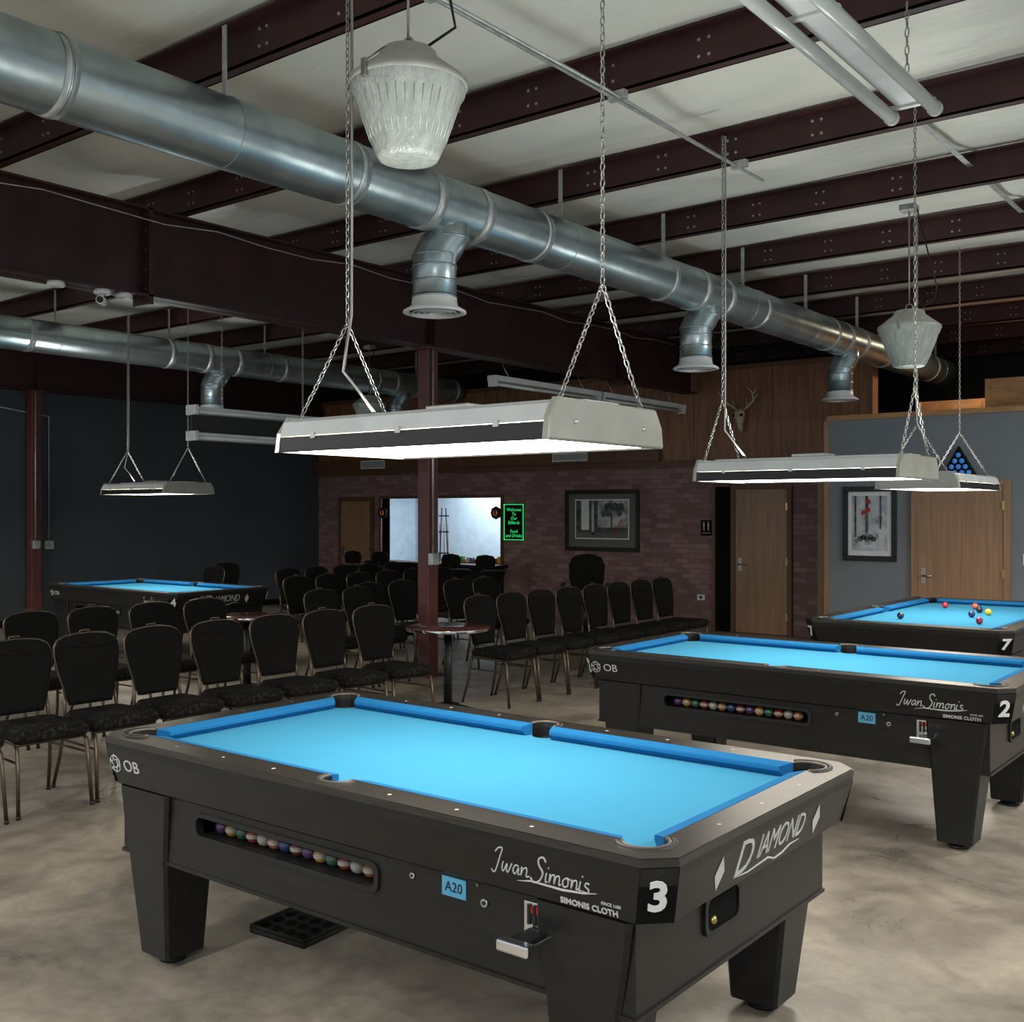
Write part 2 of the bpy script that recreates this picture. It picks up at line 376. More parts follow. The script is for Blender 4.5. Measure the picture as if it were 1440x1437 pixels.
duct(-11.9,3.69,-3.5,13.7,.187,(1.8,5.35,8.91,12.4))

# ---------------------------------------------------------------- pool table
LX,LY=1.25,.655; ZT=.835; RW=.115; hx,hy=LX-RW,LY-RW; CH=.068
PE=.02; PR=.06; SE=.018; SR=.052
def octo(ax,ay,c): return [(ax-c,-ay),(ax,-ay+c),(ax,ay-c),(ax-c,ay),(-ax+c,ay),(-ax,ay-c),(-ax,-ay+c),(-ax+c,-ay)]
def pocket_outline(outward):
    n=12
    def arc(cx,cy,a0,a1,r):
        return [(cx+r*math.cos(a0+(a1-a0)*i/n),cy+r*math.sin(a0+(a1-a0)*i/n)) for i in range(n+1)]
    al_=math.degrees(math.asin(PE/PR))
    def corner(sx,sy):
        cx,cy=sx*(hx-PE),sy*(hy-PE)
        base={(1,1):0,(-1,1):90,(-1,-1):180,(1,-1):270}[(sx,sy)]
        a0=math.radians(base-90+al_); a1=math.radians(base+180-al_)
        if not outward: a1=math.radians(base-180-al_)
        return arc(cx,cy,a0,a1,PR)
    def side(sy):
        cy=sy*(hy+SE); al=math.asin(SE/SR)
        if sy>0: a0,a1=-al,math.pi+al
        else: a0,a1=math.pi-al,2*math.pi+al
        if not outward:
            if sy>0: a0,a1=-al,-math.pi+al
            else: a0,a1=math.pi-al,al
        return arc(0,cy,a0,a1,SR)
    return corner(1,1)+side(1)+corner(-1,1)+corner(-1,-1)+side(-1)+corner(1,-1)
CX,CY=1.135,.603
def make_table_parts():
    P=[]
    mb=MB()
    hole=pocket_outline(True)
    mb.prism(octo(LX,LY,CH),[hole[::-1]],ZT-.022,ZT-.004,M_blackrail)
    mb.prism(octo(LX-.004,LY-.004,CH),[hole[::-1]],ZT-.004,ZT,M_blackrail)
    mb.prism(octo(LX-.03,LY-.03,CH),[hole[::-1]],ZT-.075,ZT-.022,M_blackpl)
    P.append(('rail_top',mb.mesh('rail_top')))
    mb=MB()
    l0=[(x,y,ZT-.022) for x,y in octo(LX-.003,LY-.003,CH)]; l1=[(x,y,ZT-.05) for x,y in octo(LX-.004,LY-.004,CH)]; l2=[(x,y,.66) for x,y in octo(LX-.035,LY-.03,CH)]; l3=[(x,y,.652) for x,y in octo(LX-.045,LY-.04,CH)]
    mb.loft([l0,l1,l2,l3],M_black,False,True)
    P.append(('skirt',mb.mesh('skirt')))
    mb=MB(); z0=.41
    cx,cy=CX,CY
    wx0,wx1,wz0,wz1=-.68,.215,.54,.610
    mb.box(-cx,wx0,-cy,-cy+.03,z0,.654,M_black); mb.box(wx1,cx,-cy,-cy+.03,z0,.654,M_black)
    mb.box(wx0,wx1,-cy,-cy+.03,z0,wz0,M_black); mb.box(wx0,wx1,-cy,-cy+.03,wz1,.654,M_black)
    mb.box(-cx,cx,cy-.03,cy,z0,.654,M_black); mb.box(-cx,-cx+.03,-cy+.03,cy-.03,z0,.654,M_black); mb.box(cx-.03,cx,-cy+.03,cy-.03,z0,.654,M_black)
    mb.box(-cx+.03,cx-.03,-cy+.03,cy-.03,z0+.02,z0+.035,M_black)
    mb.box(-cx-.006,cx+.006,-cy-.006,cy+.006,z0-.012,z0,M_black)
    mb.box(wx0-.05,wx1+.05,-cy+.10,-cy+.11,.5,.65,M_black0)
    P.append(('cabinet',mb.mesh('cabinet')))
    mb=MB()
    def rr(x0,x1,z0_,z1_,r,y):
        pts=[]
        for (qx,qz,a) in ((x1-r,z0_+r,-90),(x1-r,z1_-r,0),(x0+r,z1_-r,90),(x0+r,z0_+r,180)):
            for i in range(5): an=math.radians(a+22.5*i); pts.append((qx+r*math.cos(an),y,qz+r*math.sin(an)))
        return pts
    yf=-cy
    mb.loft([rr(wx0-.015,wx1+.015,wz0-.013,wz1+.013,.03,yf),rr(wx0-.015,wx1+.015,wz0-.013,wz1+.013,.03,yf-.008),rr(wx0+.003,wx1-.003,wz0+.003,wz1-.003,.025,yf-.008),rr(wx0+.003,wx1-.003,wz0+.003,wz1-.003,.025,yf+.02)],M_blackpl,False,False)
    mb.box(wx0,wx1,-cy+.03,-cy+.10,wz0-.012,wz0-.002,M_blackpl)
    P.append(('ball_window_frame',mb.mesh('bw')))
    mb=MB()
    bc=[(.40,.22,.04),(.025,.045,.13),(.26,.04,.03),(.07,.03,.09),(.35,.12,.04),(.03,.09,.06),(.16,.03,.03),(.30,.28,.24)]  # ball colours darkened, dimness behind the window glass put into the colour
    bm_=[pbr('ball_%d'%i,c,.15,spec=.7) for i,c in enumerate(bc)]
    for i in range(14):
        x=wx0+.06+i*.0575
        mb.sphere((x,-cy+.066,wz0+.0265),.0275,bm_[(i*5+3)%8],14)
        if i%2: mb.lathe([(.0278,-.007),(.0281,0),(.0278,.007)],(x,-cy+.066,wz0+.0265),bm_[7],14)
    P.append(('pool_balls_returned',mb.mesh('bw')))
    mb=MB()
    for sx in(-1,1):
        for sy in(-1,1):
            X=sx*.962; Y=sy*.508
            def rect(w,d,z,ox=0,oy=0): 
                c=.012
                pts=[(w-c,-d),(w,-d+c),(w,d-c),(w-c,d),(-w+c,d),(-w,d-c),(-w,-d+c),(-w+c,-d)]
                return [(X+sx*ox+p,Y+sy*oy+q,z) for p,q in pts]
            mb.loft([rect(.085,.085,.035,.0,-.0),rect(.118,.108,.40,.012,0),rect(.14,.115,.56,.018,0),rect(.15,.118,.653,.02,0)],M_black)
            for q in(-.04,.04): mb.tube([(X+sx*(.10),Y+q,.42),(X+sx*(.139),Y+q,.42)],.007,M_blackpl,8)
            mb.lathe([(.05,0),(.05,.012),(.03,.02),(.03,.036)],(X,Y,0),M_blackpl,12,caps=(True,False))
    P.append(('legs',mb.mesh('legs')))
    mb=MB(); mb.prism(pocket_outline(False),[],ZT-.058,ZT-.045,M_cloth); P.append(('cloth',mb.mesh('cloth')))
    mb=MB(); zc=ZT-.046; cw=.047
    def cush(a,b,na,nb):
        def loop(o,nz):
            o=Vector((*o,0)); q=Vector((*nz,0))
            L=o.lerp(q,.96)
            return [(*o.xy,zc),(*o.lerp(q,.55).xy,zc),(*q.xy,zc+.022),(*q.xy,zc+.032),(*L.xy,zc+.038),(*o.xy,ZT+.001)]
        mb.loft([loop(a,na),loop(b,nb)],M_cushion)
    g1=.078; g2=.108; sp=.05; s2=.068
    for sy in(-1,1):
        for sx in(-1,1):
            cush((sx*sp,sy*hy),(sx*(hx-g1),sy*hy),(sx*s2,sy*(hy-cw)),(sx*(hx-g2),sy*(hy-cw)))
    for sx in(-1,1):
        cush((sx*hx,-(hy-g1)),(sx*hx,hy-g1),(sx*(hx-cw),-(hy-g2)),(sx*(hx-cw),hy-g2))
    P.append(('cushions',mb.mesh('cushions')))
    mb=MB()
    for sx,sy in((1,1),(-1,1),(-1,-1),(1,-1)):
        c=(sx*(hx-PE),sy*(hy-PE),0)
        mb.lathe([(PR+.001,ZT-.050),(PR-.004,ZT-.09),(.045,.70),(.001,.695)],c,M_rubber,24)
        ang=math.atan2(sy,sx); n=16; A=108
        mb.tube([(c[0]+(PR+.003)*math.cos(ang+a),c[1]+(PR+.003)*math.sin(ang+a),ZT) for a in [math.radians(-A+2*A*i/n) for i in range(n+1)]],.005,M_rim,6)
        mb.tube([(c[0]+(PR+.016)*math.cos(ang+a),c[1]+(PR+.016)*math.sin(ang+a),ZT-.003) for a in [math.radians(-A+8+(2*A-16)*i/n) for i in range(n+1)]],.010,M_rubber,6)
    for sy in(1,-1):
        c=(0,sy*(hy+SE),0)
        mb.lathe([(SR+.001,ZT-.050),(SR-.004,ZT-.09),(.04,.70),(.001,.695)],c,M_rubber,24)
        ang=math.pi/2*sy; n=14
        mb.tube([(c[0]+(SR+.003)*math.cos(ang+a),c[1]+(SR+.003)*math.sin(ang+a),ZT) for a in [math.radians(-105+210*i/n) for i in range(n+1)]],.005,M_rim,6)
        mb.tube([(c[0]+(SR+.014)*math.cos(ang+a),c[1]+(SR+.014)*math.sin(ang+a),ZT-.003) for a in [math.radians(-98+196*i/n) for i in range(n+1)]],.009,M_rubber,6)
    P.append(('pockets',mb.mesh('pockets')))
    mb=MB()
    def dia(x,y):
        d=.008; v=[mb.bm.verts.new((x+a,y+b,ZT+.0008)) for a,b in((d,0),(0,d),(-d,0),(0,-d))]; mb.face(v,M_print)
    for sy in(-1,1):
        for k in(-3,-2,-1,1,2,3): dia(k*.268,sy*(hy+RW*.52))
    for sx in(-1,1):
        for k in(-1,0,1): dia(sx*(hx+RW*.52),k*.268)
    P.append(('sights',mb.mesh('sights')))
    mb=MB()
    TF=math.degrees(math.atan(.026/.125)); TE=math.degrees(math.atan(.031/.125))
    def yat(z): return -(LY-.004)+ (ZT-.05-z)*(.026/.125)-.0005
    for q in range(6):
        a=math.radians(60*q+30); a2=a+math.radians(75)
        x0,z0_=-1.135,.735
        def hp(an,rad): zz=z0_+rad*math.sin(an); return (x0+rad*math.cos(an),yat(zz),zz)
        mb.tube([hp(a,.034),hp(a+math.radians(30),.031),hp(a+math.radians(60),.034)],.0028,M_print,4)
        mb.tube([hp(a,.034),hp(a2,.015)],.0028,M_print,4)
    mb.text('OB',.064,(-1.03,yat(.735),.735),0,M_print,sx=1.15,ext=.002,tilt=TF)
    # handwritten-style signature drawn as strokes on the slanted skirt
    def stroke(pts,r=.0024):
        # catmull-rom smoothing in the plane of the skirt
        P_=[pts[0]]+pts+[pts[-1]]; o=[]
        for i in range(1,len(P_)-2):
            for k in range(4):
                t=k/4; q=[]
                for c_ in(0,1):
                    a0,a1,a2_,a3=P_[i-1][c_],P_[i][c_],P_[i+1][c_],P_[i+2][c_]
                    q.append(.5*((2*a1)+(-a0+a2_)*t+(2*a0-5*a1+4*a2_-a3)*t*t+(-a0+3*a1-3*a2_+a3)*t**3))
                o.append(q)
        o.append(pts[-1])
        X0,Z0,S=.70,.705,.001
        mb.tube([(X0+a*S+ (b*S)*.28,yat(Z0+b*S),Z0+b*S) for a,b in o],r,M_print,5)
    stroke([(0,58),(8,70),(22,72),(16,40),(8,4),(0,-4),(-8,4)])                     # I
    stroke([(30,34),(28,14),(34,6),(44,30),(44,12),(50,6),(60,34)])                # w
    stroke([(84,30),(72,32),(66,16),(74,6),(84,26),(84,8),(90,8)])                 # a
    stroke([(94,32),(94,6),(98,24),(108,32),(112,24),(112,6),(122,10)])            # n
    stroke([(170,62),(160,74),(146,66),(150,48),(164,30),(156,4),(138,-4),(126,8)],.003)  # S
    stroke([(176,32),(175,6),(182,8)]); stroke([(180,46),(181,49)])                # i
    stroke([(188,32),(188,6),(192,26),(200,32),(203,24),(203,6),(207,26),(215,32),(219,24),(219,6),(225,10)]) # m
    stroke([(240,32),(230,22),(234,6),(246,10),(246,26),(240,32),(254,28)])        # o
    stroke([(258,32),(258,6),(262,26),(270,32),(274,24),(274,6),(280,10)])         # n
    stroke([(284,32),(283,6),(290,8)]); stroke([(288,46),(289,49)])                # i
    stroke([(312,30),(302,32),(300,22),(312,14),(308,4),(294,6)])                  # s
    mb.tube([(.78,yat(.693),.693),(.83,yat(.702),.702),(.93,yat(.700),.700),(1.0,yat(.706),.706),(1.04,yat(.714),.714)],[.001,.003,.004,.003,.001],M_print,4)
    mb.text('SIMONIS CLOTH',.023,(1.01,yat(.672),.672),0,M_print,ext=.002,offset=.0004,tilt=TF,sx=1.05)
    mb.text('SINCE 1680',.012,(1.08,yat(.693),.693),0,M_print,ext=.002,tilt=TF)
    def xat(z): return (LX-.004)-(ZT-.05-z)*(.031/.125)+.0005
    mb.text('IAMOND',.105,(xat(.738),0.05,.738),90,M_print,ext=.002,sx=.80,shear=.12,tilt=TE,sp=.93,offset=-.0006)
    mb.text('D',.15,(xat(.732),-.195,.732),90,M_print,ext=.002,sx=.95,tilt=TE,shear=.12,offset=-.001)
    pz=[(-.24,.686),(-.15,.679),(-.02,.688),(.03,.672),(.08,.676),(.13,.690),(.20,.690)]
    mb.tube([(xat(z),y,z) for y,z in pz],[.001,.003,.004,.004,.004,.003,.001],M_print,4)
    for sy in(-.34,.31):
        v=[mb.bm.verts.new((xat(z)+.001,y,z)) for y,z in((sy-.028,.727),(sy,.678),(sy+.028,.727),(sy,.776))]; mb.face(v,M_print)
    P.append(('printed_logos',mb.mesh('logos')))
    mb=MB(); y=-cy
    mb.box(.485,.575,y-.003,y,.585,.64,M_sticker); mb.text('A20',.04,(.53,y-.004,.612),0,M_blackpl,ext=.0005)
    for (x,z,r) in((.37,.615,.009),(.645,.595,.012),(.62,.64,.004),(.925,.60,.012)):
        mb.tube([(x,y,z),(x,y-.008,z)],r,M_chrome,12)
        mb.tube([(x,y-.008,z),(x,y-.010,z)],r*.5,M_blackpl,8)
    mb.box(.785,.895,y-.006,y,.535,.635,M_chrome,.002)
    for k in range(5): mb.box(.80+k*.018,.809+k*.018,y-.012,y-.006,.575,.628,M_blackpl)
    mb.box(.80,.88,y-.008,y-.006,.605,.625,M_redp)
    mb.box(.797,.884,y-.11,y-.006,.548,.562,M_chrome,.003); mb.box(.789,.892,y-.135,y-.10,.54,.572,M_chrome,.006)
    mb.box(.81,.87,y-.10,y-.01,.562,.568,M_blackpl)
    mb.loft([[(cx,q[0],q[2]) for q in rr(-.25,-.03,.50,.62,.03,0)],[(cx+.01,q[0],q[2]) for q in rr(-.25,-.03,.50,.62,.03,0)],[(cx+.01,q[0],q[2]) for q in rr(-.235,-.045,.515,.605,.025,0)],[(cx+.003,q[0],q[2]) for q in rr(-.235,-.045,.515,.605,.025,0)]],M_blackpl,False,False)
    mb.box(cx,cx+.004,-.23,-.05,.517,.603,M_black0)
    mb.sphere((cx+.004,-.20,.542),.014,M_gold,10)
    P.append(('coin_mechanism_and_fittings',mb.mesh('fit')))
    return P
TP=make_table_parts()
def number_mesh(n):
    mb=MB()
    for sx in(-1,1):
        for sy in(-1,1):
            ang={(1,-1):45,(1,1):135,(-1,1):225,(-1,-1):315}[(sx,sy)]
            nx,ny=math.cos(math.radians(ang-90)),math.sin(math.radians(ang-90)); tx,ty=-ny,nx
            def P3(w,z,o):
                f=(ZT-.05-z)/.125; f=max(0,min(1,f))
                bx=sx*((LX-.004)-.031*f-CH/2); by=sy*((LY-.004)-.026*f-CH/2)
                return (bx+tx*w+nx*o,by+ty*w+ny*o,z)
            w=.05
            mb.loft([[P3(-w,.825,.0),P3(w,.825,.0),P3(w,.79,.0),P3(-w,.79,.0)],[P3(-w,.825,.005),P3(w,.825,.005),P3(w,.66,.006),P3(-w,.66,.006)]],M_black0,False,True)
            mb.text(str(n),.115,P3(0,.732,.0065),ang,M_white,ext=.002,offset=.003,tilt=15)
    return mb.mesh('num')
def table(n,x,y,rz=0,logos=True):
    parts=[p for p in TP if logos or p[0]!='printed_logos']
    e=group('pool_table',parts,(x,y,0),rz); place('corner_numbers',number_mesh(n),parent=e); return e
table(3,-2.565,2.94); table(2,-2.54,6.18); t7=table(7,-2.70,9.63,math.radians(-90),False); t7.scale=(1.14,1.19,1); table(4,-10.9,7.3)
mb=MB(); zb=ZT-.045+.029
for i,(x,y) in enumerate([(-2.99,9.08),(-3.0,10.35),(-2.56,9.58),(-2.62,10.05),(-2.5,9.87),(-2.36,9.05),(-2.75,10.4)]):
    c=[(.01,.02,.05),(.6,.02,.03),(.02,.03,.12),(.01,.01,.01),(.75,.5,.02),(.3,.02,.04),(.7,.08,.03)][i]
    mb.sphere((x,y,zb),.0285,pbr('pball_%d'%i,c,.1,spec=.8),16)
place('pool_balls',mb.mesh('balls'))
mb=MB(); W=.15
def circ(cx,cy,r,n=14): return [(cx+r*math.cos(-2*math.pi*i/n),cy+r*math.sin(-2*math.pi*i/n)) for i in range(n)]
mb.box(-W,W,-W,W,0,.006,M_blackpl); mb.prism([(-W,-W),(W,-W),(W,W),(-W,W)],[circ(-.105+.07*i,-.105+.07*j,.028) for i in range(4) for j in range(4)],.018,.026,M_blackpl)
for a in ((-W,W,-W,-W+.008),(-W,W,W-.008,W),(-W,-W+.008,-W,W),(W-.008,W,-W,W)): mb.box(a[0],a[1],a[2],a[3],.0,.034,M_blackpl)
place('ball_tray',mb.mesh('tray'),(-3.36,2.93,0),math.radians(4))

# ---------------------------------------------------------------- table light
def chain(mb,p0,p1,pitch=.026,r=.0028,w=.0075):
    p0=Vector(p0);p1=Vector(p1);d=p1-p0;L=d.length;n=max(1,int(L/pitch));t=d.normalized()
    a=Vector((1,0,0)) if abs(t.x)<.9 else Vector((0,1,0))
    u=t.cross(a).normalized(); v=t.cross(u)
    for i in range(n):
        c=p0+d*((i+.5)/n); s_=u if i%2 else v; h=pitch*.62
        pts=[c+t*(h*math.cos(q)*1.0)+s_*(w*math.sin(q)) for q in [k*math.pi/4 for k in range(8)]]
        mb.tube(pts,r,M_steel,4,closed=True)
def light_parts():
    P=[]; L=.615; W=.335
    mb=MB()
    def rc(l,w,z): return [(-l,-w,z),(l,-w,z),(l,w,z),(-l,w,z)]
    mb.loft([rc(L-.012,W,0),rc(L-.012,W-.004,.055),rc(L-.012,W-.045,.055),rc(L-.012,W-.04,.006)],M_blackpl,False,False)
    mb.box(-L+.012,L-.012,-W,-W+.012,0,.004,M_blackpl); mb.box(-L+.012,L-.012,W-.012,W,0,.004,M_blackpl)
    P.append(('reflector_rim',mb.mesh('r')))
    mb=MB()
    mb.loft([rc(L-.012,W-.004,.057),rc(L-.014,W-.02,.11),rc(L-.02,W-.06,.125),rc(L-.02,.1,.128),rc(L-.02,.1,.14),],M_fix,False,True)
    for s_ in(-1,1):
        for x in(-.42,0,.42): mb.box(x-.010,x+.010,s_*(W-.002)-.006,s_*(W-.002)+.006,.045,.068,M_fix,.002)
    mb.box(-.1,.1,-.09,.09,.14,.16,M_steel,.004)
    P.append(('housing',mb.mesh('h')))
    mb=MB()
    for s_ in(-1,1):
        a=s_*(L-.014); b=s_*(L+.012)
        lp=lambda x,g:[(x,-W-.004+g,.0+g),(x,W+.004-g,.0+g),(x,W-.006-g,.07),(x,W-.05,.132-g),(x,-W+.05,.132-g),(x,-W+.006+g,.07)]
        mb.loft([lp(a,0),lp(b-s_*.006,0),lp(b,.006)],M_cream)
        for y in(-.2,.2): mb.sphere((b,y,.06),.009,M_chrome,8)
    P.append(('end_caps',mb.mesh('e')))
    mb=MB(); mb.box(-L+.016,L-.016,-W+.014,W-.014,.006,.012,M_lens); P.append(('lit_lens',mb.mesh('l')))
    return P
LP=light_parts()
for (x,y,rz,z) in((-2.52,2.94,0,1.905),(-2.55,6.18,0,1.87),(-2.80,9.5,math.radians(90),1.87),(-10.9,7.3,0,1.88)):
    e=group('pool_table_light',LP,(x,y,z),rz); L=.615
    mb=MB(); H=4.05-z; ap=.52
    for s_ in(-1,1):
        xx=s_*(L-.02)
        for yy in(-.24,.24):
            chain(mb,(xx,yy,.13),(xx,0,ap)); mb.tube([(xx,yy,.11),(xx,yy,.14)],.006,M_steel,6)
        chain(mb,(xx,0,ap),(xx,0,H))
    place('hanging_chains',mb.mesh('c'),parent=e)
    mb=MB(); xx=-(L-.02)
    mb.tube([(xx+.012,.012,H),(xx+.014,.01,1.6),(xx+.01,.014,1.0),(xx+.012,.01,ap+.03),(xx+.03,-.03,ap-.08),(xx+.05,-.07,ap-.2),(xx+.09,-.03,.25),(xx+.16,.0,.15)],.006,M_steel,8)
    place('power_cable',mb.mesh('cb'),parent=e)
    arealamp('added_ceiling_fill',(0,0,.165),1.0,.25,21,(.97,1,.96),up=True,parent=e)  # added upward fill to brighten ceiling and ducts, not part of the fixture

# ---------------------------------------------------------------- high bay lamps
mb=MB()
mb.lathe([(.001,.435),(.10,.435),(.112,.425),(.12,.40),(.19,.345),(.226,.318),(.234,.312),(.236,.292),(.230,.286)],(0,0,0),M_lampt,40)
mb.lathe([(.230,.29),(.226,.265),(.208,.235),(.15,.075),(.125,.02),(.115,.004),(.10,.0),(.001,-.002)],(0,0,0),M_lampg,48)
for k in range(36):
    a=k*math.pi/18
    mb.tube([(.207*math.cos(a),.207*math.sin(a),.235),(.149*math.cos(a),.149*math.sin(a),.075)],.0022,M_lampg,4)
mb.tube([(.026*math.cos(a),0,.46+.026*math.sin(a)) for a in [i*math.pi/6 for i in range(12)]],.006,M_steel,6,closed=True)
for s_ in(-1,1): mb.box(-.012,.012,s_*.24-.008,s_*.24+.008,.26,.33,M_steel,.003); mb.tube([(0,s_*.24,.32),(0,s_*.13,.41)],.004,M_steel,5)
hb=mb.mesh('hb')
def highbay(x,y,z):
    e=empty('high_bay_lamp',(x,y,z)); place('lamp_body',hb,parent=e)
    m2=MB(); H=ZP+.0-z
    m2.tube([(0,0,.48),(0,0,H)],.006,M_steel,6); m2.tube([(.05,.02,.43),(.16,.1,.52),(.2,.02,.6 if H>.75 else H-.05),(.05,.0,H)],.006,M_blackpl,6)
    m2.box(-.06,.06,-.06,.06,H-.05,H,M_galv2,.005)
    place('suspension',m2.mesh('s'),parent=e)
highbay(-2.95,3.11,3.07); highbay(-2.72,8.46,2.80); highbay(-11.1,10.9,2.9)

# ---------------------------------------------------------------- fluorescent strips
def strip(L,tm,name='fluorescent_strip_light'):
    mb=MB()
    mb.box(-.07,.07,-L/2,L/2,.04,.085,M_fix,.008)
    for sx in(-.10,.10):
        mb.tube([(sx,-L/2+.02,.006),(sx,L/2-.02,.006)],.030,tm,14)
        for y in(-L/2,L/2-.03): mb.tube([(sx,y,.006),(sx,y+.03,.006)],.035,M_fix,12)
    for y in(-L/2+.02,0,L/2-.05): mb.box(-.11,.11,y,y+.03,.03,.05,M_fix,.004)
    return mb.mesh(name)
ms=strip(2.44,M_tube); ml_fill=strip(2.44,M_filltube)
def hangstrip(me,x,y,z,L=2.44,top=ZP,watts=0):
    e=empty('fluorescent_strip_light',(x,y,z)); place('fixture',me,parent=e)
    m2=MB()
    for s_ in(-1,1): chain(m2,(0,s_*(L/2-.1),.085),(0,s_*(L/2-.1),top-z),.04,.003,.009)
    place('hanging_chains',m2.mesh('c'),parent=e)
    if watts:  # added fill lamps, only on the unseen lit strips
        arealamp('added_fill_down',(0,0,-.03),.25,2.3,watts,(1,.985,.94),parent=e)
        arealamp('added_fill_up',(0,0,.09),.22,2.3,watts*.3,(1,1,.95),up=True,parent=e)
hangstrip(ms,-1.64,3.95,3.55)
for (x,y,wt) in((1.0,-.8,120),(-3.2,-2.2,190),(-8.8,-1.6,260),(2.0,4.5,180),(-13.4,.4,260),(1.2,9.5,210)): hangstrip(ml_fill,x,y,3.6,watts=wt)  # unseen lit strips added out of frame to fill the hall with light
mb=MB()
for k in(0,1):
    y0=8.95+k*2.1
    mb.box(-7.33,-7.21,y0,y0+2.05,3.08,3.14,M_fix,.005); mb.tube([(-7.27,y0+.03,3.05),(-7.27,y0+2.02,3.05)],.018,M_tube,10)
    for y in(y0,y0+2.0): mb.box(-7.32,-7.22,y,y+.05,3.02,3.09,M_fix,.004)
    for y in(y0+.3,y0+1.75): mb.tube([(-7.27,y,3.14),(-7.4,y,3.359)],.005,M_steel,5)
place('fluorescent_strip_light',mb.mesh('s'))
mb=MB()
x=-8.5
for z in(2.38,2.62):
    mb.box(x-.05,x+.05,6.05,7.7,z-.03,z+.04,M_fix,.006); mb.tube([(x+.07,6.08,z-.01),(x+.07,7.67,z-.01)],.018,M_tube,10)
    mb.box(x-.05,x+.1,6.03,6.07,z-.04,z+.05,M_fix,.004)
mb.box(x-.03,x-.01,6.07,7.7,2.42,2.58,M_blackpl)
for y in(6.4,7.4): chain(mb,(x,y,2.66),(x,y,ZP),.04,.003,.009)
place('fluorescent_strip_light',mb.mesh('s2'))

# ---------------------------------------------------------------- chairs
mb=MB()
def lean(z): return -.215-(z-.48)*.16
out=[]
for (y,z) in [(-.135,.50),(-.165,.60),(-.195,.72),(-.208,.80),(-.205,.855),(-.185,.893),(-.14,.915),(-.07,.925),(0,.928)]: out.append((y,z))
out=out+[(-y,z) for y,z in out[-2::-1]]
mb.loft([[(lean(z)-.018,y*.93,.715+(z-.715)*.94) for y,z in out],[(lean(z)-.008,y,z) for y,z in out],[(lean(z)+.022,y,z) for y,z in out],[(lean(z)+.035,y*.9,.715+(z-.715)*.9) for y,z in out]],M_chairf,smooth=False)
mb.tube([(lean(z)+.004,y*1.02,z+.001) for y,z in out],.0075,M_bronze,8)
mb.tube([(lean(.86)+.036,-.15,.86),(lean(.84)+.039,0,.845),(lean(.86)+.036,.15,.86)],.004,M_chairs,5)
mb.tube([(lean(.915),-.035,.918),(lean(.95),-.03,.945),(lean(.95),.03,.945),(lean(.915),.035,.918)],.006,M_bronze,6)
def seat(w0,w1,x0,x1,z,k=.05):
    pts=[]
    for (qx,qy,a) in ((x1-k,w1-k,0),(x0+k,w0-k,90),(x0+k,-w0+k,180),(x1-k,-w1+k,270)):
        for i in range(5): an=math.radians(a+22.5*i); pts.append((qx+k*math.cos(an),qy+k*math.sin(an),z))
    return pts
mb.loft([seat(.18,.205,-.20,.22,.405),seat(.19,.215,-.21,.235,.42),seat(.19,.217,-.21,.24,.45),seat(.175,.20,-.195,.22,.475),seat(.13,.15,-.15,.17,.484)],M_chairs,smooth=True)
for s_ in(-1,1):
    mb.tube([(lean(.62)+.0,s_*.165,.62),(lean(.5),s_*.17,.50),(-.205,s_*.178,.41),(-.235,s_*.19,.20),(-.285,s_*.205,.012)],.0115,M_bronze,8)
    mb.tube([(-.20,s_*.178,.405),(.16,s_*.198,.40),(.195,s_*.20,.375),(.215,s_*.205,.2),(.235,s_*.212,.012)],.0115,M_bronze,8)
    mb.tube([(-.218,s_*.184,.30),(.205,s_*.203,.30)],.007,M_bronze,6)
    for xx,yy in((-.286,.205),(.236,.212)): mb.tube([(xx,s_*yy,0),(xx,s_*yy,.02)],.014,M_blackpl,8)
mb.tube([(-.21,-.178,.40),(-.21,.178,.40)],.009,M_bronze,6); mb.tube([(.18,-.2,.395),(.18,.2,.395)],.009,M_bronze,6)
chair=mb.mesh('banquet_chair')
def ch(x,y,a=0,j=3): place('banquet_chair',chair,(x+.27,y,0),math.radians(a+random.uniform(-j,j)))
for y in(2.72,3.22,3.68,4.16,4.66,5.16,5.66,6.17): ch(-6.26,y,-2,2)
for y in(7.48,7.94,8.40,8.87,9.34,9.80,10.26,10.72): ch(-6.22,y,0,1)
for y in(3.7,4.2,4.71,5.24,5.76,7.1,7.6,8.1,8.6,9.1,9.6): ch(-7.9-(.35 if 7.7<y<8.8 else 0),y,0,2)
for y in(8.4,8.9,9.4,9.9,10.4,10.9): ch(-9.75,y)
for y in(9.5,10.0,10.5,11.0,11.5): ch(-11.2,y)
ch(-13.2,9.9,-20); ch(-12.6,8.9,-90)
def rtable(x,y,r,h):
    mb=MB()
    mb.lathe([(.001,h-.03),(r-.006,h-.03),(r,h-.024),(r,h-.006),(r-.006,h),(.001,h)],(0,0,0),M_tabletop,48)
    mb.lathe([(r+.001,h-.025),(r+.003,h-.015),(r+.001,h-.005)],(0,0,0),M_chrome,48)
    mb.lathe([(.12,h-.045),(.12,h-.03)],(0,0,0),M_blackpl,20,caps=(True,False))
    mb.tube([(0,0,.03),(0,0,h-.035)],.036,M_blackpl,16)
    for k in range(4):
        a=k*math.pi/2+.4; c,s_=math.cos(a),math.sin(a)
        mb.tube([(0,0,.06),(.12*c,.12*s_,.045),(.27*c,.27*s_,.02)],[.03,.024,.016],M_blackpl,8)
        mb.tube([(.27*c,.27*s_,0),(.27*c,.27*s_,.02)],.018,M_blackpl,8)
    place('round_pedestal_table',mb.mesh('rt'),(x,y,0))
rtable(-6.02,6.83,.36,.72); rtable(-8.15,6.42,.32,.72)
mb=MB()
